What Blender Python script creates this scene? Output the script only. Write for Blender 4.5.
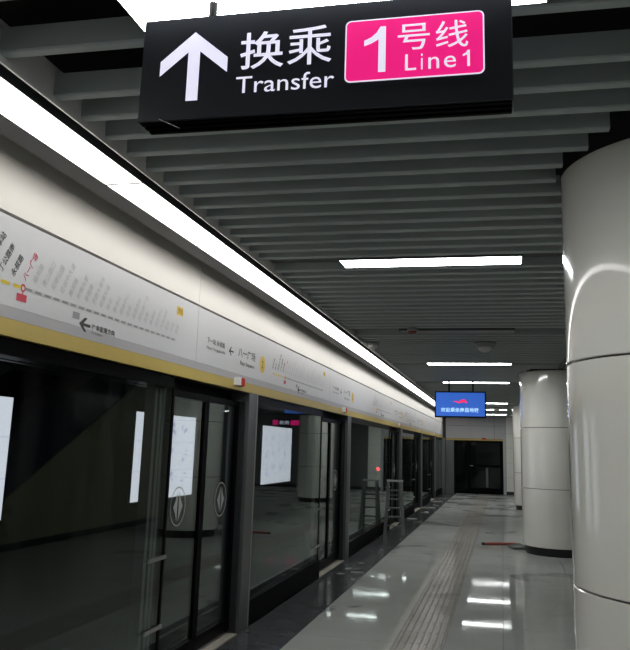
import bpy, math, random
from mathutils import Vector, Matrix
random.seed(7)
D = bpy.data
for o in list(D.objects): D.objects.remove(o, do_unlink=True)
scene = bpy.context.scene
col = scene.collection
PI = math.pi

# ------------------------------------------------------------------ camera, world, exposure
cam_d = D.cameras.new('camera'); cam = D.objects.new('camera', cam_d); col.objects.link(cam)
cam_d.sensor_fit = 'AUTO'; cam_d.sensor_width = 36.0
cam_d.lens = 786.893 * 36.0 / 650.0
cam_d.shift_x = (315 - 338.3875) / 650.0
cam_d.shift_y = (288.05 - 325) / 650.0
cam_d.clip_start = 0.05; cam_d.clip_end = 200
ya, pi_, ro = (math.radians(a) for a in (11.84136177, 11.47448118, 1.45976005))
fwd = Vector((-math.sin(ya) * math.cos(pi_), math.cos(ya) * math.cos(pi_), math.sin(pi_)))
rt = Vector((math.cos(ya), math.sin(ya), 0)); up = rt.cross(fwd)
r2 = rt * math.cos(ro) + up * math.sin(ro); u2 = up * math.cos(ro) - rt * math.sin(ro)
m3 = Matrix((r2, u2, -fwd)).transposed()
cam.matrix_world = Matrix.Translation((0, 0, 1.55)) @ m3.to_4x4()
scene.camera = cam

world = D.worlds.new('world'); scene.world = world; world.use_nodes = True
world.node_tree.nodes['Background'].inputs[0].default_value = (0.6, 0.65, 0.7, 1)
world.node_tree.nodes['Background'].inputs[1].default_value = 0.02
vs = scene.view_settings
vs.view_transform = 'Standard'; vs.look = 'None'; vs.gamma = 1.0; vs.use_curve_mapping = False
vs.exposure = 0.72
COVE_E, LAMP_E, BOX_E = 3.8, 14.5, 0.95

# ------------------------------------------------------------------ materials
MAT = {}
def nodes_of(m): return m.node_tree.nodes, m.node_tree.links
def mat(name, rgb, rough=0.5, metal=0.0, var=0.12, scale=8.0, rvar=0.0, spec=0.5, coat=0.0, bump=0.0, stretch=None):
    m = D.materials.new(name); m.use_nodes = True
    n, l = nodes_of(m); b = n['Principled BSDF']
    tc = n.new('ShaderNodeTexCoord'); no = n.new('ShaderNodeTexNoise'); no.inputs['Scale'].default_value = scale
    no.inputs['Detail'].default_value = 5
    if stretch:
        mp = n.new('ShaderNodeMapping'); mp.inputs['Scale'].default_value = stretch
        l.new(tc.outputs['Object'], mp.inputs['Vector']); l.new(mp.outputs['Vector'], no.inputs['Vector'])
    else: l.new(tc.outputs['Object'], no.inputs['Vector'])
    mx = n.new('ShaderNodeMix'); mx.data_type = 'RGBA'
    mx.inputs['A'].default_value = tuple(c * (1 - var) for c in rgb) + (1,)
    mx.inputs['B'].default_value = tuple(min(1, c * (1 + var)) for c in rgb) + (1,)
    l.new(no.outputs['Fac'], mx.inputs['Factor']); l.new(mx.outputs['Result'], b.inputs['Base Color'])
    b.inputs['Roughness'].default_value = rough; b.inputs['Metallic'].default_value = metal
    b.inputs['Specular IOR Level'].default_value = spec
    b.inputs['Coat Weight'].default_value = coat; b.inputs['Coat Roughness'].default_value = 0.05
    if rvar:
        mr = n.new('ShaderNodeMapRange'); mr.inputs['To Min'].default_value = max(0.01, rough - rvar); mr.inputs['To Max'].default_value = rough + rvar
        l.new(no.outputs['Fac'], mr.inputs['Value']); l.new(mr.outputs['Result'], b.inputs['Roughness'])
    if bump:
        bp = n.new('ShaderNodeBump'); bp.inputs['Strength'].default_value = bump; bp.inputs['Distance'].default_value = 0.01
        l.new(no.outputs['Fac'], bp.inputs['Height']); l.new(bp.outputs['Normal'], b.inputs['Normal'])
    MAT[name] = m; return m
def emit(name, rgb, strength, var=0.0):
    m = D.materials.new(name); m.use_nodes = True
    n, l = nodes_of(m); b = n['Principled BSDF']
    b.inputs['Base Color'].default_value = (*[c * 0.8 for c in rgb], 1)
    b.inputs['Emission Color'].default_value = (*rgb, 1); b.inputs['Emission Strength'].default_value = strength
    b.inputs['Roughness'].default_value = 0.4
    MAT[name] = m; return m
def glass(name, tint, dust=0.02):
    m = D.materials.new(name); m.use_nodes = True
    n, l = nodes_of(m); n.remove(n['Principled BSDF']); out = n['Material Output']
    tr = n.new('ShaderNodeBsdfTransparent'); tr.inputs[0].default_value = (*tint, 1)
    gl = n.new('ShaderNodeBsdfGlossy'); gl.inputs['Roughness'].default_value = 0.012; gl.inputs['Color'].default_value = (0.90, 0.98, 0.96, 1)
    fr = n.new('ShaderNodeFresnel')
    ge = n.new('ShaderNodeNewGeometry'); ir = n.new('ShaderNodeMapRange')   # same pane reflectance from both faces (no refraction inside)
    ir.inputs['To Min'].default_value = 1.5; ir.inputs['To Max'].default_value = 1/1.5
    l.new(ge.outputs['Backfacing'], ir.inputs['Value']); l.new(ir.outputs['Result'], fr.inputs['IOR'])
    mx = n.new('ShaderNodeMixShader'); l.new(fr.outputs[0], mx.inputs[0]); l.new(tr.outputs[0], mx.inputs[1]); l.new(gl.outputs[0], mx.inputs[2])
    tc = n.new('ShaderNodeTexCoord'); mp = n.new('ShaderNodeMapping'); mp.inputs['Scale'].default_value = (1, 3, 0.35)
    no = n.new('ShaderNodeTexNoise'); no.inputs['Scale'].default_value = 2.0; no.inputs['Detail'].default_value = 6
    l.new(tc.outputs['Object'], mp.inputs['Vector']); l.new(mp.outputs['Vector'], no.inputs['Vector'])
    mr = n.new('ShaderNodeMapRange'); mr.inputs['From Min'].default_value = 0.45; mr.inputs['From Max'].default_value = 0.8; mr.inputs['To Max'].default_value = dust * 2
    l.new(no.outputs['Fac'], mr.inputs['Value'])
    df = n.new('ShaderNodeBsdfDiffuse'); df.inputs[0].default_value = (0.5, 0.5, 0.48, 1)
    m2 = n.new('ShaderNodeMixShader'); l.new(mr.outputs['Result'], m2.inputs[0]); l.new(mx.outputs[0], m2.inputs[1]); l.new(df.outputs[0], m2.inputs[2])
    l.new(m2.outputs[0], out.inputs['Surface']); MAT[name] = m; return m

def floor_mat(name, rgb, rough, stain=0.5, stain_rgb=(0.06, 0.06, 0.058), lo=0.56, hi=0.64, dust=0.56):
    """polished stone with building-site smudges of their own shape"""
    m = D.materials.new(name); m.use_nodes = True
    n, l = nodes_of(m); b = n['Principled BSDF']
    ge = n.new('ShaderNodeNewGeometry')
    def noise(s, d=6, vec=None, dist=0.0):
        q = n.new('ShaderNodeTexNoise'); q.inputs['Scale'].default_value = s; q.inputs['Detail'].default_value = d; q.inputs['Distortion'].default_value = dist
        l.new(ge.outputs['Position'], q.inputs['Vector']); return q
    fine = noise(60, 3); big = noise(0.75, 7, dist=0.8); mid = noise(2.2, 6)
    c1 = n.new('ShaderNodeMix'); c1.data_type = 'RGBA'
    c1.inputs['A'].default_value = (*[c * 0.86 for c in rgb], 1); c1.inputs['B'].default_value = (*[c * 1.14 for c in rgb], 1)
    l.new(fine.outputs['Fac'], c1.inputs['Factor'])
    mr = n.new('ShaderNodeMapRange'); mr.inputs['From Min'].default_value = lo; mr.inputs['From Max'].default_value = hi; mr.inputs['To Max'].default_value = stain
    sx = n.new('ShaderNodeSeparateXYZ'); l.new(ge.outputs['Position'], sx.inputs[0])     # wet smudges gather towards the unfinished far end
    fy = n.new('ShaderNodeMapRange'); fy.inputs['From Min'].default_value = 13; fy.inputs['From Max'].default_value = 24
    fy.inputs['To Min'].default_value = -.06; fy.inputs['To Max'].default_value = .05; l.new(sx.outputs['Y'], fy.inputs['Value'])
    sm = n.new('ShaderNodeMath'); sm.operation = 'ADD'; l.new(big.outputs['Fac'], sm.inputs[0]); l.new(fy.outputs['Result'], sm.inputs[1])
    l.new(sm.outputs[0], mr.inputs['Value'])
    c2 = n.new('ShaderNodeMix'); c2.data_type = 'RGBA'; c2.inputs['B'].default_value = (*stain_rgb, 1)
    l.new(c1.outputs['Result'], c2.inputs['A']); l.new(mr.outputs['Result'], c2.inputs['Factor']); l.new(c2.outputs['Result'], b.inputs['Base Color'])
    rr = n.new('ShaderNodeMapRange'); rr.inputs['From Min'].default_value = 0.35; rr.inputs['From Max'].default_value = 0.7
    rr.inputs['To Min'].default_value = rough; rr.inputs['To Max'].default_value = rough * 1.6 + 0.015
    l.new(mid.outputs['Fac'], rr.inputs['Value']); l.new(rr.outputs['Result'], b.inputs['Roughness'])
    df = n.new('ShaderNodeBsdfDiffuse'); l.new(c2.outputs['Result'], df.inputs['Color'])      # building dust dulls the polish
    dm = n.new('ShaderNodeMapRange'); dm.inputs['From Min'].default_value = 0.3; dm.inputs['From Max'].default_value = 0.7
    dm.inputs['To Min'].default_value = dust - .12; dm.inputs['To Max'].default_value = dust + .12; l.new(mid.outputs['Fac'], dm.inputs['Value'])
    ms = n.new('ShaderNodeMixShader'); l.new(dm.outputs['Result'], ms.inputs[0]); l.new(b.outputs[0], ms.inputs[1]); l.new(df.outputs[0], ms.inputs[2])
    l.new(ms.outputs[0], n['Material Output'].inputs['Surface'])
    MAT[name] = m; return m

floor_mat('stone', (0.335, 0.345, 0.33), 0.03, 0.75, (0.12, 0.135, 0.135), 0.575, 0.60)
floor_mat('granite', (0.05, 0.053, 0.056), 0.10, 0.6, (0.16, 0.16, 0.155), 0.60, 0.66)
floor_mat('tactile', (0.26, 0.247, 0.222), 0.16, 0.6, (0.10, 0.09, 0.08), 0.52, 0.66, 0.72)
mat('grout', (0.06, 0.06, 0.058), 0.8)
mat('sill', (0.42, 0.39, 0.33), 0.4, 0.2, rvar=0.1)
mat('enamel', (0.80, 0.785, 0.73), 0.15, 0, 0.03, 1.5, coat=1.0)
mat('enamel_end', (0.72, 0.72, 0.67), 0.25, 0, 0.03, 1.5, coat=0.3)
mat('dark_base', (0.012, 0.012, 0.013), 0.3, 0)
mat('black', (0.004, 0.004, 0.005), 0.9, 0)
mat('slat', (0.42, 0.47, 0.47), 0.42, 0.0, 0.06, 6)
mat('filler', (0.10, 0.105, 0.105), 0.5)
mat('rail', (0.82, 0.80, 0.78), 0.35, 0.0, 0.05)
mat('cove_trim', (0.07, 0.075, 0.08), 0.45, 0.1)
mat('fascia', (0.58, 0.58, 0.60), 0.42, 0, 0.03, 2)
mat('cladding', (0.76, 0.72, 0.665), 0.35, 0, 0.03, 2)
mat('grey_band', (0.40, 0.39, 0.41), 0.45, 0, 0.05)
mat('yellow', (0.49, 0.365, 0.085), 0.45, 0, 0.06)
mat('ink', (0.03, 0.03, 0.03), 0.6)
mat('ink_grey', (0.28, 0.28, 0.29), 0.6)
mat('ink_faint', (0.42, 0.42, 0.43), 0.6)
mat('ink_red', (0.55, 0.02, 0.06), 0.5)
mat('ink_yellow', (0.75, 0.55, 0.03), 0.5)
mat('ink_gold', (0.70, 0.46, 0.03), 0.5)
mat('steel', (0.15, 0.157, 0.163), 0.34, 0.75, 0.12, 5, rvar=0.08, stretch=(1, 1, 0.1))
mat('steel_light', (0.40, 0.40, 0.40), 0.3, 0.8, 0.1, 5, stretch=(1, 1, 0.1))
mat('dark_steel', (0.03, 0.032, 0.034), 0.35, 0.5)
mat('frame_black', (0.003, 0.003, 0.0035), 0.35, 0, spec=0.02)
mat('plinth', (0.003, 0.003, 0.0035), 0.4, spec=0.012)
mat('sign_black', (0.018, 0.021, 0.031), 0.35, 0, 0.1, 3)
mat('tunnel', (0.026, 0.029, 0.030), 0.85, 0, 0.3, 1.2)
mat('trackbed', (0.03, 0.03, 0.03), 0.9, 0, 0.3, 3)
mat('rail_steel', (0.2, 0.18, 0.16), 0.35, 0.9)
mat('stair_clad', (0.30, 0.29, 0.19), 0.4, 0, 0.15, 1.0)
mat('stair_glass', (0.03, 0.04, 0.06), 0.1)
mat('right_wall', (0.08, 0.085, 0.088), 0.5)
mat('plain_grey', (0.22, 0.225, 0.225), 0.5, 0, 0.05)
mat('red_plastic', (0.55, 0.012, 0.01), 0.55, spec=0.2)
mat('white_plastic', (0.7, 0.7, 0.68), 0.4)
mat('grey_plastic', (0.30, 0.31, 0.32), 0.4)
mat('aluminium', (0.10, 0.105, 0.105), 0.5, 0.3, rvar=0.1)
mat('stick_red', (0.30, 0.06, 0.05), 0.5)
mat('paper', (0.30, 0.30, 0.28), 0.8, 0, 0.25, 12)
mat('frost', (0.36, 0.375, 0.365), 0.6)
emit('cove_emit', (1.0, 0.985, 0.95), COVE_E)
emit('lamp_emit', (0.97, 1.0, 0.985), LAMP_E)
emit('lamp_off', (0.5, 0.5, 0.5), 0.0); MAT['lamp_off'].node_tree.nodes['Principled BSDF'].inputs['Base Color'].default_value = (0.22, 0.225, 0.22, 1)
emit('box_emit', (0.90, 0.88, 1.0), BOX_E); emit('poster_ink', (0.62, 0.62, 0.95), BOX_E*.62)
emit('sign_white', (0.84, 0.83, 1.0), 0.48)
emit('sign_pink', (0.88, 0.012, 0.22), 0.50)
emit('tv_blue', (0.03, 0.125, 0.56), 0.5)
emit('tv_white', (0.5, 0.8, 1.0), 0.6)
emit('tv_red', (1.0, 0.02, 0.12), 0.6)
emit('tv_navy', (0.03, 0.06, 0.35), 0.5)
emit('signal_red', (1.0, 0.02, 0.03), 9.0)
glass('psd_glass', (0.66, 0.70, 0.69), 0.010)
glass('end_glass', (0.30, 0.32, 0.33), 0.012)

# ------------------------------------------------------------------ mesh helpers
class MB:
    def __init__(s): s.v = []; s.f = []
    def add(s, vs, fs):
        k = len(s.v); s.v += [tuple(p) for p in vs]; s.f += [tuple(i + k for i in f) for f in fs]; return s
    def box(s, x0, x1, y0, y1, z0, z1):
        return s.add([(x0,y0,z0),(x1,y0,z0),(x1,y1,z0),(x0,y1,z0),(x0,y0,z1),(x1,y0,z1),(x1,y1,z1),(x0,y1,z1)],
                     [(0,3,2,1),(4,5,6,7),(0,1,5,4),(1,2,6,5),(2,3,7,6),(3,0,4,7)])
    def bbox(s, x0, x1, y0, y1, z0, z1, b=0.004):
        """box whose four long z edges are chamfered"""
        p = [(x0+b,y0),(x1-b,y0),(x1,y0+b),(x1,y1-b),(x1-b,y1),(x0+b,y1),(x0,y1-b),(x0,y0+b)]
        return s.prism([(a, c, z0) for a, c in p], (0, 0, z1 - z0))
    def prism(s, pts, d):
        """closed planar polygon pts swept by vector d"""
        n = len(pts); d = Vector(d)
        vs = [Vector(p) for p in pts] + [Vector(p) + d for p in pts]
        return s.add(vs, [tuple(range(n))[::-1], tuple(range(n, 2*n))] + [(i, (i+1) % n, n + (i+1) % n, n + i) for i in range(n)])
    def tube(s, a, b, r, n=10, r2=None):
        a, b = Vector(a), Vector(b); d = (b - a).normalized(); r2 = r if r2 is None else r2
        t = Vector((0,0,1)) if abs(d.z) < .9 else Vector((1,0,0)); e = d.cross(t).normalized(); g = d.cross(e)
        vs = [a + (e*math.cos(2*PI*i/n) + g*math.sin(2*PI*i/n))*r for i in range(n)] + [b + (e*math.cos(2*PI*i/n) + g*math.sin(2*PI*i/n))*r2 for i in range(n)]
        return s.add(vs, [tuple(range(n)), tuple(range(n, 2*n))[::-1]] + [(i, n+i, n+(i+1) % n, (i+1) % n) for i in range(n)])
    def bar(s, a, b, w, h):
        """rectangular bar from a to b, w across, h up"""
        a, b = Vector(a), Vector(b); d = (b-a).normalized(); t = Vector((0,0,1)) if abs(d.z) < .95 else Vector((1,0,0))
        e = d.cross(t).normalized()*w/2; g = e.cross(d).normalized()*h/2
        return s.prism([a-e-g, a+e-g, a+e+g, a-e+g], b-a)
    def lathe(s, prof, n=32, c=(0,0,0)):
        vs = []; m = len(prof)
        for i in range(n):
            t = 2*PI*i/n
            vs += [(c[0]+r*math.cos(t), c[1]+r*math.sin(t), c[2]+z) for r, z in prof]
        fs = [(i*m+j, ((i+1) % n)*m+j, ((i+1) % n)*m+j+1, i*m+j+1) for i in range(n) for j in range(m-1)]
        return s.add(vs, fs)
    def mesh(s, name, m, smooth=False):
        me = D.meshes.new(name); me.from_pydata(s.v, [], s.f); me.materials.append(MAT[m]); me.validate(); me.update()
        import bmesh
        bm = bmesh.new(); bm.from_mesh(me); bmesh.ops.recalc_face_normals(bm, faces=bm.faces); bm.to_mesh(me); bm.free()
        if smooth:
            me.polygons.foreach_set('use_smooth', [True]*len(me.polygons))
            try: me.set_sharp_from_angle(angle=math.radians(35))
            except Exception: pass
        return me
    def build(s, name, m, parent=None, smooth=False):
        return link(name, s.mesh(name, m, smooth), parent)
def link(name, me, parent=None, loc=(0,0,0)):
    o = D.objects.new(name, me); col.objects.link(o); o.location = loc
    if parent: o.parent = parent
    return o
def tag(o, label=None, cat=None, group=None, kind=None):
    if label: o['label'] = label
    if cat: o['category'] = cat
    if group: o['group'] = group
    if kind: o['kind'] = kind
    return o
def thing(name, label=None, cat=None, loc=(0,0,0), group=None, kind=None, rz=0):
    o = D.objects.new(name, None); col.objects.link(o); o.location = loc; o.rotation_euler.z = rz; o.empty_display_size = .1
    return tag(o, label, cat, group, kind)
def copy_tree(o, parent=None):
    c = o.copy(); col.objects.link(c); c.parent = parent
    for ch in o.children: copy_tree(ch, c)
    return c
def B(x0,x1,y0,y1,z0,z1): return MB().box(x0,x1,y0,y1,z0,z1)

# flat lettering: glyph outlines -> 2D mesh fitted into a rectangle -------------------------------
_fc = D.curves.new('glyphs', 'FONT'); _fo = D.objects.new('glyphs', _fc); col.objects.link(_fo)
def glyphs(body, offset=0.0):
    _fc.body = body; _fc.size = 1; _fc.offset = offset; _fc.resolution_u = 3; _fc.fill_mode = 'FRONT'
    dg = bpy.context.evaluated_depsgraph_get(); dg.update()
    me = D.meshes.new_from_object(_fo.evaluated_get(dg))
    vs = [(v.co.x, v.co.y) for v in me.vertices]; fs = [tuple(p.vertices) for p in me.polygons]
    D.meshes.remove(me); return vs, fs
def fit(mb, body, a0, a1, b0, b1, place, offset=0.0, rot=0.0, keep=False):
    """glyphs of body stretched into [a0,a1] x [b0,b1]; place(a,b) -> 3D"""
    vs, fs = glyphs(body, offset)
    if not vs: return
    xs = [p[0] for p in vs]; ys = [p[1] for p in vs]; x0, x1, y0, y1 = min(xs), max(xs), min(ys), max(ys)
    sx = (a1-a0)/(x1-x0); sy = (b1-b0)/(y1-y0)
    mb.add([place(a0+(x-x0)*sx, b0+(y-y0)*sy) for x, y in vs], fs)
def run(mb, body, a, b, h, ang, place, offset=0.0):
    """glyphs of body set from (a,b), cap height about h, running at angle ang"""
    vs, fs = glyphs(body, offset); c, s_ = math.cos(ang), math.sin(ang)
    mb.add([place(a+(x*c-y*s_)*h, b+(x*s_+y*c)*h) for x, y in vs], fs)
def poly(mb, pts, place): mb.add([place(*p) for p in pts], [tuple(range(len(pts)))])
def ring_pts(ca, cb, ra, rb, n=28): return [(ca+ra*math.cos(2*PI*i/n), cb+rb*math.sin(2*PI*i/n)) for i in range(n)]
def ring(mb, ca, cb, ra, rb, t, place, n=28):
    o_ = ring_pts(ca, cb, ra, rb, n); i_ = ring_pts(ca, cb, ra-t, rb-t, n)
    mb.add([place(*p) for p in o_+i_], [(k, (k+1) % n, n+(k+1) % n, n+k) for k in range(n)])

# ------------------------------------------------------------------ dimensions
ZC = 2.84                       # underside of the slats
Y_END, Y_BACK = 30.6, -6.0
X_PSD = -2.2
LAMPS = [2.05 + 3.333*k for k in range(-2, 9)]
COLS_Y = [3.73 - 9.75, 3.73, 13.48, 23.23]
COL_X, COL_R = 0.892, 0.6

# ------------------------------------------------------------------ floor
floor = thing('floor', kind='structure')
B(-2.34, 7.0, Y_BACK, Y_END+.1, -0.5, -0.012).build('screed', 'grout', floor)
def tile_mesh(w, d, m, t=0.012, g=0.0015, b=0.0015):
    mb = MB()
    x0, x1, y0, y1 = g, w-g, g, d-g
    top = [(x0+b,y0+b,0),(x1-b,y0+b,0),(x1-b,y1-b,0),(x0+b,y1-b,0)]
    edg = [(x0,y0,-b),(x1,y0,-b),(x1,y1,-b),(x0,y1,-b)]; bot = [(x,y,-t) for x,y,_ in edg]
    mb.add(top+edg+bot, [(0,1,2,3)] + [(4+i,4+(i+1)%4,(i+1)%4,i) for i in range(4)] + [(8+i,8+(i+1)%4,4+(i+1)%4,4+i) for i in range(4)])
    return mb.mesh('tile', m)
ROW = 0.82
rows = range(-2, 36)
for x0, x1 in ((-1.725, -0.895), (-0.49, -0.02), (-0.02, 0.80), (0.80, 1.62), (1.62, 2.41)):
    me = tile_mesh(x1-x0, ROW, 'stone')
    for r in rows: link('tile', me, floor, (x0, 1.1+r*ROW, 0))
B(2.41, 7.0, Y_BACK, Y_END, -0.012, 0).build('outer_paving', 'stone', floor)
B(-1.725, 2.41, Y_BACK, 1.1-2*ROW, -0.012, 0).build('rear_paving', 'stone', floor)
me = tile_mesh(0.475, ROW, 'granite')
for r in rows: link('border_tile', me, floor, (-2.2, 1.1+r*ROW, 0))
mb = MB(); w = 0.405; d = 0.41
mb.box(.0015, w-.0015, .0015, d-.0015, -.012, 0)
for i in range(7):
    xc = .029 + i*.0578
    a0, a1 = .018, d-.018
    mb.add([(xc-.014,a0,0),(xc+.014,a0,0),(xc+.014,a1,0),(xc-.014,a1,0),(xc-.009,a0+.008,.006),(xc+.009,a0+.008,.006),(xc+.009,a1-.008,.006),(xc-.009,a1-.008,.006)],
           [(4,5,6,7),(0,1,5,4),(1,2,6,5),(2,3,7,6),(3,0,4,7)])
me = mb.mesh('tactile_tile', 'tactile')
for r in range(72): link('tactile_tile', me, floor, (-0.895, 1.1+r*0.41, 0.0))

# ------------------------------------------------------------------ ceiling
ceiling = thing('ceiling', kind='structure')
B(-2.6, 7.0, Y_BACK, Y_END+.1, 3.35, 3.45).build('soffit', 'black', ceiling)
SP, TH, HH = 0.2025, 0.05, 0.092
def slat_mesh(L):
    c = .006
    pts = [(0,c,0),(0,0,c),(0,0,HH),(0,TH,HH),(0,TH,c),(0,TH-c,0)]
    return MB().prism(pts, (L,0,0)).mesh('slat', 'slat')
X_A0, X_A1, X_B0, X_B1 = -1.66, 0.862, 0.955, 2.38
full_a, cut_a = slat_mesh(X_A1-X_A0), {}
full_b = slat_mesh(X_B1-X_B0)
edges = []
k = -11
while 2.57 + SP*k < Y_END - .02:
    yf = 2.57 + SP*k; k += 1
    if 1.85 < yf < 2.5: continue
    if any(abs(yf - TH/2 - L) < .115+TH/2+.012 for L in LAMPS): continue
    edges.append(yf)
edges += [1.90, 2.228]
for yf in sorted(edges):
    y0 = yf - TH
    near = [c for c in COLS_Y if abs(yf - TH/2 - c) < COL_R + .09]
    if near:
        x1 = COL_X - math.sqrt(max(0, (COL_R+.012)**2 - max(0, abs(yf-TH/2-near[0])-TH/2)**2)) - .008
        x1 = min(x1, .445)
        link('slat', slat_mesh(x1 - X_A0), ceiling, (X_A0, y0, ZC))
        x2 = max(X_B0, COL_X + math.sqrt(max(0, (COL_R+.10)**2 - (yf-TH/2-near[0])**2)) + .02)
        link('slat', slat_mesh(X_B1 - x2), ceiling, (x2, y0, ZC))
    else:
        link('slat', full_a, ceiling, (X_A0, y0, ZC)); link('slat', full_b, ceiling, (X_B0, y0, ZC))
for L in LAMPS[3:]:
    B(X_A0, -1.11, L-.118, L+.118, ZC+.05, ZC+.07).build('slot_cover', 'filler', ceiling)
    B(0.155, X_A1, L-.118, L+.118, ZC+.05, ZC+.07).build('slot_cover', 'filler', ceiling)
# cross channel beside the columns, cut at the columns
cs = [Y_BACK] + [v for c in COLS_Y[1:] for v in (c-COL_R-.08, c+COL_R+.08)] + [Y_END]
for a, b in zip(cs[0::2], cs[1::2]):
    MB().box(.866, .951, a, b, ZC+.02, ZC+.03).box(.862, .872, a, b, ZC-.004, ZC+.13).box(.945, .955, a, b, ZC-.004, ZC+.13).build('channel', 'cove_trim', ceiling)
B(2.38, 7.0, Y_BACK, Y_END, ZC, ZC+.04).build('plain_panel', 'plain_grey', ceiling)

# edge rail of the slatted field and the cove trough (trim)
t1 = thing('trim_1', kind='structure')
MB().prism([(-1.66, Y_BACK, ZC-.026), (-1.66, Y_BACK, ZC+.008), (-1.705, Y_BACK, ZC+.008), (-1.705, Y_BACK, ZC+.002)], (0, Y_END-Y_BACK, 0)).box(-1.672, -1.66, Y_BACK, Y_END, ZC+.008, ZC+.12).build('edge_rail', 'rail', t1)
MB().box(-1.755, -1.705, Y_BACK, Y_END, ZC+.04, ZC+.05).box(-1.712, -1.705, Y_BACK, Y_END, ZC+.006, ZC+.05).build('shadow_gap', 'cove_trim', t1)
t2 = thing('trim_2', kind='structure')
MB().box(-2.09, -1.97, Y_BACK, Y_END, ZC-.004, ZC+.012).box(-2.09, -2.078, Y_BACK, Y_END, ZC+.012, ZC+.1).build('cove_board', 'cove_trim', t2)
cove = thing('cove_light', 'continuous white light trough running above the platform screen doors', 'light', (-1.865, 0, ZC))
mb = MB().box(-.105, .105, Y_BACK, Y_END, .03, .045).box(-.108, -.1005, Y_BACK, Y_END, -.002, .03).box(.1005, .108, Y_BACK, Y_END, -.002, .03)
mb.build('trough', 'cove_trim', cove)
P = 1.2525; y = 3.52 - 7*P
seg = B(-.1, .1, .006, P-.006, 0, .02).mesh('diffuser', 'cove_emit')
jm = B(-.1, .1, -.010, .010, -.001, .02).mesh('joint_bar', 'grey_band')
while y + P < Y_END: link('diffuser', seg, cove, (0, y, 0)); link('joint_bar', jm, cove, (0, y, 0)); y += P

# ------------------------------------------------------------------ left side: cladding and door header
wall_left = thing('wall_left', kind='structure')
PITCH = 4.65
y = 5.45 - 3*PITCH + .0
ys = []
while y < Y_END - .02: ys.append((max(y, Y_BACK), min(y+PITCH, Y_END))); y += PITCH
for a, b in ys:
    B(-2.235, -2.2, a+.002, b-.002, 2.572, 3.34).build('cladding_panel', 'cladding', wall_left)
    B(-2.235, -2.2, a+.002, b-.002, 2.147, 2.556).build('fascia_panel', 'fascia', wall_left)
B(-2.30, -2.236, Y_BACK, Y_END, 2.012, 3.34).build('backing', 'dark_steel', wall_left)
B(-2.236, -2.199, Y_BACK, Y_END, 2.092, 2.146).build('grey_band', 'grey_band', wall_left)
B(-2.236, -2.199, Y_BACK, Y_END, 2.012, 2.091).build('yellow_band', 'yellow', wall_left)
B(-2.42, -2.37, Y_BACK, Y_END, 1.93, 2.012).build('lintel', 'frame_black', wall_left)

PF = lambda a, b: (X_PSD + .0015, a, b)
ROUTE_L = ['永叔路', '丁公路南', '南昌火车站', '顺外', '辛家庵']
ROUTE_R = ['福州路', '青山路口', '阳明公园', '红谷中大道', '雅苑路', '地铁大厦', '翠苑路', '学府大道东', '前湖大道', '岭北', '卧龙山', '国体中心', '龙岗', '南昌西站', '西站南广场', '国博', '鹰潭街', '市民中心', '九龙湖南', '生米', '大岗', '南路']
def route_map(y_now, y_end, z):
    st = (y_end - y_now) / len(ROUTE_R)
    ink, faint, red, yel, grey, gold = MB(), MB(), MB(), MB(), MB(), MB()
    st2 = st*1.15
    for i, nm in enumerate(ROUTE_L):
        run(ink, nm, y_now - st2*(i+1) + .012, z + .035, .041, math.radians(60), PF, .012)
        poly(yel, [(y_now-st2*(i+1)+.016, z-.008), (y_now-st2*i-.012, z-.008), (y_now-st2*i-.012, z+.008), (y_now-st2*(i+1)+.016, z+.008)], PF)
    run(red, '八一广场', y_now + .012, z + .035, .041, math.radians(60), PF, .012)
    for i, nm in enumerate(ROUTE_R):
        run(faint, nm, y_now + st*(i+1) + .012, z + .035, .040, math.radians(60), PF)
        poly(grey, [(y_now+st*i+.016, z-.007), (y_now+st*(i+1)-.010, z-.007), (y_now+st*(i+1)-.010, z+.007), (y_now+st*i+.016, z+.007)], PF)
        ring(faint, y_now+st*(i+1), z, .010, .010, .004, PF, 10)
    ring(red, y_now, z, .019, .019, .008, PF, 14)
    poly(red, [(y_now-.045, z-.066), (y_now+.035, z-.066), (y_now+.035, z-.03), (y_now-.045, z-.03)], PF)
    poly(red, [(y_now-.004, z-.03), (y_now+.004, z-.03), (y_now+.004, z-.017), (y_now-.004, z-.017)], PF)
    yb = y_now + st*6; poly(grey, [(yb-.035, z-.066), (yb+.035, z-.066), (yb+.035, z-.03), (yb-.035, z-.03)], PF)
    poly(gold, [(y_end+.0, z+.18), (y_end+.11, z+.18), (y_end+.11, z+.24), (y_end, z+.24)], PF)
    PT = lambda a, b: (X_PSD + .0022, a, b)
    fit(ink, '2号线', y_end+.012, y_end+.098, z+.19, z+.23, PT)
    return ink, faint, red, yel, grey, gold
def direction(ink, y0):
    z = 2.155; a = y0
    poly(ink, [(a, z+.012), (a+.055, z+.05), (a+.084, z+.05), (a+.048, z+.019), (a+.12, z+.019), (a+.12, z+.003), (a+.048, z+.003), (a+.084, z-.026), (a+.055, z-.026)], PF)
    fit(ink, '往辛家庵方向', a+.135, a+.40, z-.005, z+.03, PF, .015)
    fit(ink, 'To Xinjia\'an', a+.135, a+.26, z-.03, z-.012, PF, .01)
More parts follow.
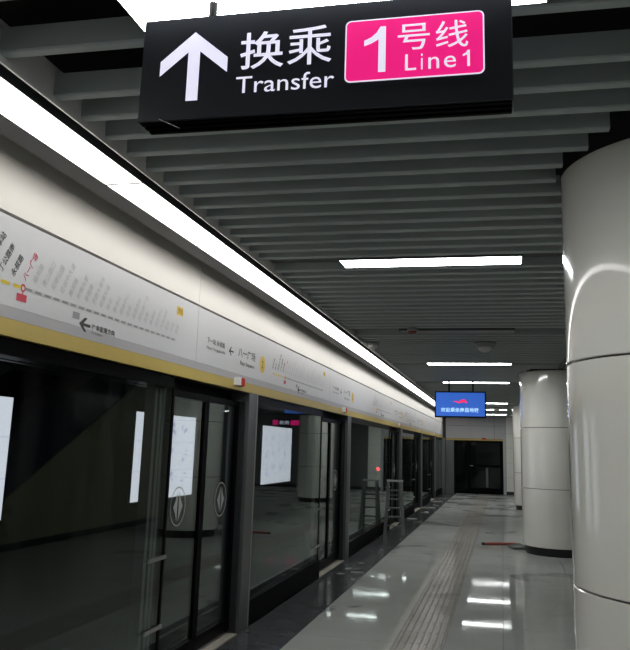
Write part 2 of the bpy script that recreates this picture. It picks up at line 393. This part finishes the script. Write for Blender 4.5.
def name_block(ink, gold, y0):
    fit(ink, '下一站 永叔路', y0, y0+.40, 2.315, 2.36, PF, .012)
    fit(ink, 'Next Yongshu Rd', y0, y0+.41, 2.262, 2.292, PF, .005)
    a = y0 + .50; z = 2.315
    poly(ink, [(a, z), (a+.05, z+.035), (a+.07, z+.035), (a+.035, z+.006), (a+.12, z+.006), (a+.12, z-.006), (a+.035, z-.006), (a+.07, z-.035), (a+.05, z-.035)], PF)
    fit(ink, '八一广场', y0+.74, y0+1.22, 2.295, 2.375, PF, .01)
    fit(ink, 'Bayi Square', y0+.80, y0+1.19, 2.222, 2.266, PF, .005)
    poly(gold, ring_pts(y0+1.45, 2.30, .085, .080, 24), PF)
    PT = lambda a_, b_: (X_PSD + .0022, a_, b_)
    fit(ink, '2', y0+1.43, y0+1.47, 2.265, 2.335, PT, .01)
for k in range(0, 4):
    dy = k*PITCH + (1.57 if k >= 2 else 0)
    ink, faint, red, yel, grey, gold = route_map(3.257+dy, 5.047+dy, 2.25)
    direction(ink, 3.78+dy); name_block(ink, gold, 5.65+dy)
    ink.build('lettering', 'ink', wall_left); faint.build('station_names', 'ink_faint', wall_left); red.build('station_mark', 'ink_red', wall_left)
    yel.build('route_line', 'ink_yellow', wall_left); grey.build('route_line', 'ink_grey', wall_left); gold.build('line_badge', 'ink_gold', wall_left)

# ------------------------------------------------------------------ platform screen doors
PILLARS = [2.38, 7.03, 11.68, 17.9, 22.5, 27.05]     # far edge of the pillar at the far jamb of each door
PW, OPEN = 0.30, 1.56
XG, XL = -2.235, -2.30                                # fixed glass, sliding leaves
ORD = ['first', 'second', 'third', 'fourth', 'fifth', 'sixth']
WHERE = ['beside the hanging transfer sign', 'with two round emblems in full view', 'in front of the reflected round column', 'beyond the aluminium stepladder', 'next but one to the end door', 'next to the dark end door']
def emblem(parent, yc, zc):
    x = .0125
    mb = MB(); pl = lambda a, b: (x, a, b)
    ring(mb, yc, zc, .138, .138, .009, pl)
    for s in (-1, 1):
        poly(mb, [(yc+s*.012, zc+.108), (yc+s*.045, zc+.045), (yc+s*.086, zc-.002), (yc+s*.05, zc-.045), (yc+s*.012, zc-.105)], pl)
    return mb.build('emblem', 'frost', parent)
prev = -1.6
for i, pf in enumerate(PILLARS):
    p0 = pf - PW; d0 = p0 - OPEN
    # pillar
    t = thing('screen_pillar', 'brushed grey metal pillar at the far jamb of the ' + ORD[i] + ' sliding door along the platform', 'pillar', (X_PSD, p0, 0), 'screen door pillars')
    MB().bbox(-.19, 0, .03, PW, 0, 2.011, .006).build('casing', 'steel', t)
    MB().box(-.15, -.03, 0, .03, 0, 1.93).build('jamb_strip', 'dark_steel', t)
    MB().box(-.008, .004, PW-.045, PW-.028, 0, 2.011).build('edge_strip', 'steel_light', t)
    # fixed glass screen between previous pillar and this door
    a, b = prev, d0
    t = thing('glass_screen', 'tall fixed glass screen with black plinth, just before the ' + ORD[i] + ' sliding door', 'glass screen', (XG, a, 0), 'fixed glass screens')
    W = b - a
    B(-.006, .006, .03, W-.02, .21, 1.93).build('pane', 'psd_glass', t)
    pl = B(-.05, .03, .002, W-.002, 0, .21); pl.build('plinth', 'plinth', t)
    for q0 in (.002, W-.03): B(-.03, .012, q0, q0+.028, .21, 1.93).build('stile', 'frame_black', t)
    B(-.10, .012, .03, W-.03, 1.93, 2.008).build('head', 'frame_black', t)
    for z in (.80, .365): 
        B(.013, .03, W-.27, W-.01, z, z+.022).build('bracket', 'steel_light', t)
    # motor post standing behind the end of the fixed glass
    mo = MB().box(-.12, -.05, W-.19, W-.002, 0, 1.93); mo.build('post', 'dark_steel', t)
    for ya_ in (-.19, -.115, -.06):
        B(-.05, -.046, W+ya_, W+ya_+.035, .02, 1.92).build('post_strip', 'grey_band', t)
    # sliding door: two leaves
    t = tag(thing('door_%d' % (i+1), loc=(XL, d0, 0)), kind='structure')
    LW = OPEN/2
    for j in range(2):
        lf = thing('leaf', loc=(0, j*LW, 0)); lf.parent = t
        B(-.006, .006, .045, LW-.045, .13, 1.88).build('pane', 'psd_glass', lf)
        MB().box(-.02, .02, .002, .045, .03, 1.93).box(-.02, .02, LW-.045, LW-.002, .03, 1.93).box(-.02, .02, .045, LW-.045, .03, .13).box(-.02, .02, .045, LW-.045, 1.88, 1.93).build('frame', 'frame_black', lf)
        emblem(lf, LW*(.42 if j == 0 else .56), 1.11)
    B(-.14, .098, .0, OPEN, -.012, .006).build('sill', 'sill', t)
    # alarm lamp on the yellow band
    t = thing('door_lamp', 'small white and red indicator lamp on the yellow band above the ' + ORD[i] + ' sliding door', 'indicator lamp', (X_PSD, p0-.42, 2.045), 'indicator lamps over the doors')
    MB().prism([(0,0,0),(.035,.01,.005),(.035,.10,.005),(0,.10,0)], (0,0,.065)).build('body', 'white_plastic', t)
    MB().prism([(.0,.101,0),(.036,.101,.004),(.036,.195,.004),(0,.20,0)], (0,0,.065)).build('lens', 'red_plastic', t)
    prev = pf
# last stretch to the end wall
t = thing('glass_screen', 'short fixed glass screen running into the corner by the dark end door', 'glass screen', (XG, prev, 0), 'fixed glass screens')
W = Y_END - prev - .55
B(-.006, .006, .03, W-.02, .21, 1.93).build('pane', 'psd_glass', t)
B(-.05, .03, .002, W-.002, 0, .21).build('plinth', 'plinth', t)
for q0 in (.002, W/2-.014, W-.03): B(-.03, .012, q0, q0+.028, .21, 1.93).build('stile', 'frame_black', t)
B(-.10, .012, .03, W-.03, 1.93, 2.008).build('head', 'frame_black', t)
t = thing('screen_pillar', 'wide grey metal corner pillar between the glass screens and the end door', 'pillar', (X_PSD, Y_END-.55, 0))
MB().bbox(-.19, .10, 0, .54, 0, 2.011, .006).build('casing', 'steel', t)

# ------------------------------------------------------------------ track tunnel behind the glass
wall_far = thing('wall_track', kind='structure')
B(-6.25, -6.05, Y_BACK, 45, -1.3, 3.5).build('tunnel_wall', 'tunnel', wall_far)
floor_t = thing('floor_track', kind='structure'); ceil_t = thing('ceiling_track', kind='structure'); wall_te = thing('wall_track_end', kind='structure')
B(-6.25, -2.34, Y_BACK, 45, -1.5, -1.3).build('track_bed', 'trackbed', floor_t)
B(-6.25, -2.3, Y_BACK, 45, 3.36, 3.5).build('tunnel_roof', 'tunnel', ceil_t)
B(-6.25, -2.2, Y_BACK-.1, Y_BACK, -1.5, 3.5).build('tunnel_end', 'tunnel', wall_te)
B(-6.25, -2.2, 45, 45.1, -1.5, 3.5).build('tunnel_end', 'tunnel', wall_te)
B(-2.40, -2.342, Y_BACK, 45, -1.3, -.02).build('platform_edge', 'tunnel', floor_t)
for n_, x in (('left', -4.75), ('right', -3.3)):
    MB().box(x-.035, x+.035, Y_BACK, 45, -1.16, -1.12).box(x-.01, x+.01, Y_BACK, 45, -1.28, -1.16).box(x-.07, x+.07, Y_BACK, 45, -1.3, -1.28).build('track_rail', 'rail_steel', floor_t)
def light_box(y0, y1, where):
    t = thing('advertising_light_box', where, 'light box', (-6.02, y0, .575), 'light boxes on the track wall')
    W, H = y1-y0, 1.5
    B(0, .045, 0, W, 0, H).build('case', 'frame_black', t)
    pnl = B(.045, .05, .012, W-.012, .012, H-.012).build('panel', 'box_emit', t)
    mb = MB(); rnd = random.Random(int(y0*10))
    for r in range(3):
        for c in range(4):
            a, b = .25 + c*(W-.4)/4, .18 + r*.45
            for q in range(4):
                w_ = rnd.uniform(.03, .10); h_ = rnd.uniform(.02, .09); da, db = rnd.uniform(0, .3), rnd.uniform(0, .25)
                mb.add([(.0515, a+da, b+db), (.0515, a+da+w_, b+db), (.0515, a+da+w_, b+db+h_), (.0515, a+da, b+db+h_)], [(0,1,2,3)])
    for c in (1, 2):
        mb.add([(.0515, .02, H*c/3), (.0515, W-.02, H*c/3), (.0515, W-.02, H*c/3+.006), (.0515, .02, H*c/3+.006)], [(0,1,2,3)])
    mb.build('print', 'poster_ink', pnl)
light_box(6.0, 8.9, 'white lit notice board on the track wall behind the first glass screen')
light_box(12.33, 15.0, 'white lit notice board on the track wall behind the second sliding door')
light_box(-1.1, 1.8, 'white lit notice board on the track wall at the rear end of the platform')
light_box(19.55, 22.45, 'white lit notice board on the track wall behind the third glass screen')
t = thing('track_signal', 'small red signal lamp glowing behind the glass screen', 'signal lamp', (-3.6, 23.6, 0))
B(-.05, .05, 0, .08, -1.3, .82).build('post', 'dark_steel', t)
h = MB().lathe([(0,.0),(.07,.0),(.07,.05),(0,.05)], 16).build('housing', 'dark_steel', t)
h.location = (0, -.001, .97); h.rotation_euler = (PI/2, 0, 0)
B(-.04, .04, 0, .06, .82, .91).build('neck', 'dark_steel', t)
h = MB().lathe([(0,.05),(.05,.05),(.045,.065),(0,.075)], 16).build('lens', 'signal_red', t); h.location = (0, -.001, .97); h.rotation_euler = (PI/2, 0, 0)

# ------------------------------------------------------------------ columns
def make_column(label, y):
    t = thing('round_column', label, 'column', (COL_X, y, 0), 'round columns')
    MB().lathe([(0,0),(COL_R-.05,0),(COL_R-.05,.13),(0,.13)], 56).build('base', 'dark_base', t, True)
    MB().lathe([(COL_R-.02,.12),(COL_R-.02,ZC-.02)], 56).build('core', 'dark_base', t, True)
    zs = [.125, 1.0, 1.945, ZC]
    for k in range(3):
        z0, z1 = zs[k] + (.004 if k else 0), zs[k+1] - (.004 if k < 2 else 0)
        for s in range(2):
            mb = MB(); a0 = math.radians(150) + s*PI + .004; a1 = a0 + PI - .008; n = 40; c = .004
            prof = [(COL_R-.02, z0), (COL_R-c, z0), (COL_R, z0+c), (COL_R, z1-c), (COL_R-c, z1), (COL_R-.02, z1)]
            vs = []; m = len(prof)
            for i in range(n+1):
                q = a0 + (a1-a0)*i/n; vs += [(r*math.cos(q), r*math.sin(q), z) for r, z in prof]
            mb.add(vs, [(i*m+j, (i+1)*m+j, (i+1)*m+j+1, i*m+j+1) for i in range(n) for j in range(m-1)])
            mb.build('panel', 'enamel', t, True)
    return t
make_column('big round cream column with its top right under the slats, nearest to the transfer sign', COLS_Y[1])
make_column('round cream column standing beside the red stick on the floor', COLS_Y[2])
make_column('round cream column farthest along, closest to the end wall', COLS_Y[3])
make_column('round cream column behind the transfer sign side of the platform', COLS_Y[0])

# ------------------------------------------------------------------ end wall with its glazed door
wall_end = thing('wall_end', kind='structure')
Y = Y_END
DX0, DX1, DH = -1.80, 0.02, 1.93
B(-2.6, 7.0, Y+.10, Y+.2, 0, 3.4).build('backing', 'dark_steel', wall_end)
for x0, x1 in ((-2.1, -1.20), (-1.19, -.30), (-.29, .10)):
    B(x0, x1, Y, Y+.1, 2.50, 3.34).build('grey_panel', 'grey_band', wall_end)
    B(x0, x1, Y, Y+.1, 2.02, 2.49).build('grey_panel', 'grey_band', wall_end)
B(-2.1, .10, Y-.004, Y+.1, 1.955, 2.01).build('yellow_band', 'yellow', wall_end)
B(-2.19, DX0, Y, Y+.1, 0, 1.95).build('jamb_panel', 'steel', wall_end)
B(DX1, .12, Y-.02, Y+.1, 0, 2.8).build('jamb_panel', 'grey_band', wall_end)
xs = [.125, .62, 1.52, 2.42, 3.3, 4.2, 5.1, 6.0, 6.99]
for x0, x1 in zip(xs, xs[1:]):
    for z0, z1 in ((.12, .64), (.64, 1.16), (1.16, 1.70), (1.70, 2.22), (2.22, 2.84)):
        B(x0+.003, x1-.003, Y-.01, Y+.1, z0+.003, z1-.003).build('panel', 'enamel_end' if x0 < .6 else 'right_wall', wall_end)
B(.12, 7.0, Y+.02, Y+.1, 0, .12).build('skirting', 'dark_base', wall_end)
t = thing('door_7', loc=(DX0, Y, 0), kind='structure')
W = DX1-DX0
MB().box(0, .05, .0, .08, 0, DH).box(W-.05, W, 0, .08, 0, DH).box(.05, W-.05, 0, .08, DH-.05, DH).box(.50, .56, 0, .08, 0, DH-.05).box(.05, W-.05, .0, .08, 0, .12).build('frame', 'frame_black', t)
B(.05, .5, .03, .04, .12, DH-.05).build('side_pane', 'end_glass', t)
lf = thing('leaf', loc=(.56, 0, 0)); lf.parent = t
MB().box(0, .06, .01, .07, .12, DH-.05).box(W-.67, W-.61, .01, .07, .12, DH-.05).box(.06, W-.67, .01, .07, .12, .22).box(.06, W-.67, .01, .07, .98, 1.06).build('rail_frame', 'frame_black', lf)
B(.06, W-.67, .03, .04, .22, DH-.05).build('pane', 'end_glass', lf)
B(.62, .70, .022, .029, .25, .95).build('stripe', 'filler', lf)
MB().tube((.04, -.03, 1.02), (.16, -.03, 1.02), .01).tube((.04, -.03, 1.02), (.04, .01, 1.02), .01).build('handle', 'steel_light', lf, True)
t = thing('exit_lamp', 'tiny dark red lamp on the yellow band over the end door', 'lamp', (-.68, Y-.05, 1.99))
B(-.07, .07, 0, .046, 0, .05).build('body', 'red_plastic', t)
B(-.075, .075, .0, .046, .05, .056).build('cap', 'frame_black', t)

# ------------------------------------------------------------------ right and rear of the hall (seen only in reflections)
tag(B(6.9, 7.0, Y_BACK, Y_END, 0, 3.34).build('wall_right', 'right_wall'), kind='structure')
tag(B(-2.3, 7.0, Y_BACK-.1, Y_BACK, 0, 3.34).build('wall_back', 'plain_grey'), kind='structure')
st = thing('staircase', 'enclosed staircase with olive side wall behind the row of columns', 'staircase', (2.43, 8.95, 0))
prof = [(0, 0), (8.0, 0), (8.0, 2.82), (5.6, 2.82), (0, 0.03)]
for x in (0, 1.85):
    MB().prism([(x, a, b) for a, b in prof], (.06, 0, 0)).build('side_wall', 'stair_clad', st)
    MB().prism([(x+.02, a, b) for a, b in [(-.4, .0), (.0, .035), (5.6, 2.825), (4.0, 2.825), (-.4, .95)]], (.012, 0, 0)).build('balustrade', 'stair_glass', st)
for k in range(16): B(.06, 1.85, .05+k*.31, .05+(k+1)*.31+.03, k*.155, (k+1)*.155).build('step', 'stone', st)
B(-.004, 0, .1, 8.0, 0, .10).build('skirting', 'dark_base', st)

# ------------------------------------------------------------------ ceiling lamps
def ceiling_lamp(L, on, label):
    t = thing('linear_ceiling_light', label, 'ceiling light', (-1.1, L, ZC), 'linear ceiling lights')
    W = 1.245
    MB().box(-.006, W+.006, -.115, .115, .03, .09).box(-.006, 0, -.115, .115, 0, .03).box(W, W+.006, -.115, .115, 0, .03).box(0, W, -.115, -.109, 0, .03).box(0, W, .109, .115, 0, .03).build('housing', 'cove_trim', t)
    B(.0, W, -.109, .109, .0, .029).build('diffuser', 'lamp_emit' if on else 'lamp_off', t)
desc = ['row behind the transfer sign, farther back', 'row just behind the transfer sign', 'broad lit ceiling light directly above the transfer sign',
        'lit linear ceiling light between transfer sign and smoke detector', 'unlit grey ceiling light panel beside the smoke detector',
        'lit ceiling light between the dome camera and the blue screen', 'lit ceiling light right above the blue screen', 'unlit ceiling light just past the blue screen',
        'lit ceiling light third from the end wall', 'lit ceiling light second from the end wall', 'lit ceiling light closest to the end wall']
desc[0] = 'lit ceiling light over the rear end of the platform'; desc[1] = 'lit ceiling light one row behind the transfer sign'
for k, L in enumerate(LAMPS): ceiling_lamp(L, k not in (4, 7), desc[k])

for k, L in enumerate(LAMPS):  # unseen lamp row added over the far half to raise the ambient fill
    t = thing('linear_ceiling_light', 'unseen fill light added over the far half of the platform beyond the columns', 'ceiling light', (4.9, L, ZC), 'added fill lights of the far half')
    B(-.006, 1.251, -.115, .115, -.03, 0).build('housing', 'cove_trim', t); B(0, 1.245, -.109, .109, -.034, -.0305).build('diffuser', 'lamp_emit', t)

# ------------------------------------------------------------------ hanging transfer sign
SY = 1.97
t = thing('hanging_sign', 'long black illuminated transfer sign hanging from the ceiling with arrow and pink badge', 'sign', (-.4885, SY, 2.458))
hw, hh = .5295, .318
B(-hw, hw, 0, .078, .0, hh).build('case', 'sign_black', t)
for k in range(3): B(-hw+.004+.004*k, hw-.002, .012+.022*k, .026+.022*k, -.004-.004*k, 0).build('louvre', 'frame_black', t)
B(hw, hw+.0025, -.001, .078, -.002, hh).build('edge_strip', 'steel', t)
PS = lambda a, b: (a + .4885, -.0015, b - 2.458); PS2 = lambda a, b: (a + .4885, -.0030, b - 2.458)
mb = MB(); c = -.857
poly(mb, [(c, 2.727), (c-.103, 2.640), (c-.103, 2.594), (c-.018, 2.665), (c-.018, 2.513), (c+.018, 2.513), (c+.018, 2.665), (c+.103, 2.594), (c+.103, 2.640)], PS)
mb.build('arrow', 'sign_white', t)
mb = MB(); fit(mb, '换', -.717, -.588, 2.597, 2.711, PS, .008); fit(mb, '乘', -.577, -.449, 2.598, 2.716, PS, .003); fit(mb, 'Transfer', -.725, -.440, 2.525, 2.576, PS, .0)
mb.build('lettering', 'sign_white', t)
def rrect(a0, a1, b0, b1, r, n=5):
    out = []
    for ca, cb, s in ((a1-r, b1-r, 0), (a0+r, b1-r, 1), (a0+r, b0+r, 2), (a1-r, b0+r, 3)):
        out += [(ca+r*math.cos(s*PI/2+PI/2*i/n), cb+r*math.sin(s*PI/2+PI/2*i/n)) for i in range(n+1)]
    return out
mb = MB(); poly(mb, rrect(-.411, -.030, 2.534, 2.720, .016), PS); rim = mb
PS_ = lambda a, b: (a + .4885, -.0022, b - 2.458)
mb = MB(); poly(mb, rrect(-.407, -.034, 2.538, 2.716, .013), PS_); badge = mb.build('badge', 'sign_pink', t); rim.build('badge_rim', 'sign_white', badge)
mb = MB()
poly(mb, [(-.317, 2.559), (-.297, 2.559), (-.297, 2.695), (-.312, 2.695), (-.322, 2.678), (-.338, 2.664), (-.357, 2.656), (-.357, 2.639), (-.337, 2.646), (-.317, 2.657)], PS2)
fit(mb, '号', -.264, -.176, 2.618, 2.695, PS2, .003); fit(mb, '线', -.160, -.073, 2.616, 2.696, PS2, .003)
for ch_, q0, q1, h_ in (('L', -.243, -.213, .047), ('i', -.200, -.195, .047), ('n', -.180, -.151, .034), ('e', -.138, -.106, .034)): fit(mb, ch_, q0, q1, 2.558, 2.558+h_, PS2, .0)
poly(mb, [(-.076, 2.558), (-.069, 2.558), (-.069, 2.605), (-.075, 2.605), (-.079, 2.598), (-.088, 2.593), (-.088, 2.588), (-.076, 2.592)], PS2)
mb.build('badge_lettering', 'sign_white', badge)
for x in (-.335, .335): MB().tube((x, .039, hh), (x, .039, .86), .013).build('rod', 'frame_black', t, True)
MB().tube((-hw+.066, -.003, .004), (-hw+.132, -.003, -.028), .0009, 6).build('tie_end', 'white_plastic', t)

# a second sign further along, back of it towards the glass
t = thing('hanging_sign', 'small hanging sign with pink badge seen mirrored in the glass screen', 'sign', (3.2, 28.0, 2.27))
B(-.62, .62, 0, .08, 0, .26).build('case', 'sign_black', t)
B(-.5, -.15, -.003, -.001, .04, .22).build('badge', 'sign_pink', t); B(.33, .52, -.003, -.001, .04, .22).build('badge', 'sign_pink', t)
mb = MB(); fit(mb, '换乘', -.1, .28, .06, .20, lambda a, b: (a, -.003, b), .008); mb.build('lettering', 'sign_white', t)
for x in (-.4, .4): MB().tube((x, .04, .26), (x, .04, .57), .01).build('rod', 'dark_steel', t, True)

# ------------------------------------------------------------------ blue display
t = thing('display_screen', 'blue display screen hanging below the ceiling lights with red emblem', 'screen', (-.761, 15.0, 2.161))
W, H = .473, .484
MB().box(-W, W, 0, .10, 0, H).build('case', 'frame_black', t)
pnl = B(-W+.022, W-.022, -.002, 0, .024, H-.024).build('panel', 'tv_blue', t)
PV = lambda a, b: (a, -.004, b)
mb = MB(); fit(mb, '欢迎乘坐南昌地铁', -.36, .34, .098, .180, PV, .012); mb.build('lettering', 'tv_white', pnl)
mb = MB()
poly(mb, [(-.15, .292), (-.06, .305), (-.03, .285), (.0, .312), (.03, .332), (.075, .335), (.10, .32), (.135, .275), (.10, .265), (.06, .29), (.03, .275), (-.03, .262), (-.08, .285)], PV)
mb.build('emblem', 'tv_red', pnl)
mb = MB(); fit(mb, 'NANCHANG METRO', -.16, .13, .235, .252, PV); mb.build('small_lettering', 'tv_navy', pnl)
for x in (-.21, .235): MB().tube((x, .05, H), (x, .05, .9), .016).build('rod', 'frame_black', t, True)

# ------------------------------------------------------------------ ceiling fittings
t = thing('dome_camera', 'white dome camera under the slats past the unlit light panel', 'camera', (-.19, 9.64, ZC))
MB().lathe([(0,0),(.13,0),(.135,-.012),(.115,-.03),(.10,-.055),(0,-.055)], 28).build('body', 'grey_plastic', t, True)
MB().lathe([(.085,-.055),(.082,-.08),(.06,-.10),(.03,-.112),(0,-.115)], 28).build('dome', 'white_plastic', t, True)
t = thing('smoke_detector', 'small smoke detector with red ring beside the unlit light panel', 'detector', (-.935, 8.42, ZC))
MB().lathe([(0,0),(.055,0),(.06,-.02),(.05,-.035),(0,-.035)], 24).build('base', 'grey_plastic', t, True)
MB().lathe([(.045,-.035),(.045,-.05),(.03,-.06),(0,-.06)], 24).build('sensor', 'stick_red', t, True)
t = thing('dome_camera', 'small white dome camera under the slats close to the light trough', 'camera', (-1.56, 9.62, ZC))
MB().lathe([(0,0),(.08,0),(.085,-.012),(.07,-.03),(0,-.03)], 24).build('body', 'grey_plastic', t, True)
MB().lathe([(.06,-.03),(.058,-.05),(.04,-.07),(0,-.078)], 24).build('dome', 'white_plastic', t, True)
t = thing('dome_camera', 'little dome camera on the slats near the end wall lights', 'camera', (-.15, 24.0, ZC))
MB().lathe([(0,0),(.12,0),(.12,-.03),(0,-.03)], 24).build('body', 'grey_plastic', t, True)
MB().lathe([(.09,-.03),(.085,-.07),(.05,-.10),(0,-.11)], 24).build('dome', 'white_plastic', t, True)

# ------------------------------------------------------------------ stepladder against the screens
t = thing('stepladder', 'aluminium stepladder standing by the glass screens', 'ladder', (-2.0, 15.2, 0), rz=math.radians(4))
HT = 0.95
for s in (-1, 1):
    MB().bar((s*.17, -.16, 0), (s*.12, -.03, HT), .03, .055).build('rail', 'aluminium', t)
    MB().bar((s*.17, .14, 0), (s*.12, .03, HT-.03), .025, .04).build('rear_leg', 'aluminium', t)
for k in range(5):
    f_ = (k+1)/6; yy = -.16 + .13*f_; w_ = .17-.05*f_
    B(-w_, w_, yy-.03, yy+.05, HT*f_-.012, HT*f_+.012).build('tread', 'aluminium', t)
B(-.15, .15, -.06, .08, HT, HT+.03).build('top_cap', 'grey_plastic', t)
for k in range(2): MB().bar((-.16+.03*k, .105-.05*k, .30+.4*k), (.16-.03*k, .105-.05*k, .30+.4*k), .015, .03).build('brace', 'aluminium', t)

# ------------------------------------------------------------------ stick, dustpan, litter
t = thing('red_stick', 'long dull red stick lying on the floor by the column foot', 'stick', (-.35, 14.13, .0245))
MB().tube((0, 0, 0), (.60, .20, 0), .023, 10).build('shaft', 'stick_red', t, True)
MB().tube((-.02, -.0067, 0), (.02, .0067, 0), .0245, 10).build('end_cap', 'dark_base', t, True)
t = thing('dustpan', 'grey dustpan lying at the foot of the column beside the red stick', 'dustpan', (.20, 13.88, 0), rz=.3)
MB().prism([(-.12,-.14,.004),(.10,-.16,.004),(.14,.14,.004),(-.10,.12,.004)], (0,0,.008)).build('pan', 'dark_base', t)
MB().box(.10, .13, -.14, .13, .012, .07).build('back', 'grey_plastic', t)
MB().bar((-.12,-.14,.02), (.12,-.15,.055), .012, .03).build('side', 'grey_plastic', t); MB().bar((-.10,.125,.02), (.12,.135,.055), .012, .03).build('side', 'grey_plastic', t)
MB().tube((.12, 0, .05), (.24, .03, .075), .013, 8).build('handle', 'grey_plastic', t, True)
def scrap(x, y, s, rz, label, m='paper'):
    rnd = random.Random(int(x*1000+y*77)); n = 9; mb = MB()
    pts = [(s*rnd.uniform(.5,1)*math.cos(2*PI*i/n), .6*s*rnd.uniform(.5,1)*math.sin(2*PI*i/n)) for i in range(n)]
    top = [(a, b, .004+rnd.uniform(0, .12*s)) for a, b in pts]; bot = [(a, b, .0) for a, b in pts]
    mb.add(top + bot + [(0, 0, .10*s+.005)], [(i, (i+1) % n, 2*n) for i in range(n)] + [(n+i, n+(i+1) % n, (i+1) % n, i) for i in range(n)] + [tuple(range(n, 2*n))[::-1]])
    o = mb.build('paper_scrap', m); o.location = (x, y, .0); o.rotation_euler.z = rz
    tag(o, label, 'scrap', 'litter by the second sliding door' if y < 14 else 'litter past the stepladder')
L1 = 'crumpled scrap of packing on the dark border beside the second sliding door'
L2 = 'crumpled scrap of sheeting on the dark border beyond the stepladder'
for x, y, s, rz in ((-2.02, 10.2, .06, .3), (-1.99, 10.62, .09, 1.2), (-1.84, 10.35, .10, .1), (-1.80, 9.85, .05, 2.0), (-1.93, 11.2, .07, .8)): scrap(x, y, s, rz, L1)
for x, y, s, rz in ((-2.05, 18.6, .16, .5), (-1.95, 20.6, .2, 1.4), (-2.02, 22.3, .22, .2), (-1.88, 23.4, .16, 2.1), (-2.0, 25.2, .2, .9)): scrap(x, y, s, rz, L2)

D.objects.remove(_fo, do_unlink=True); D.curves.remove(_fc)
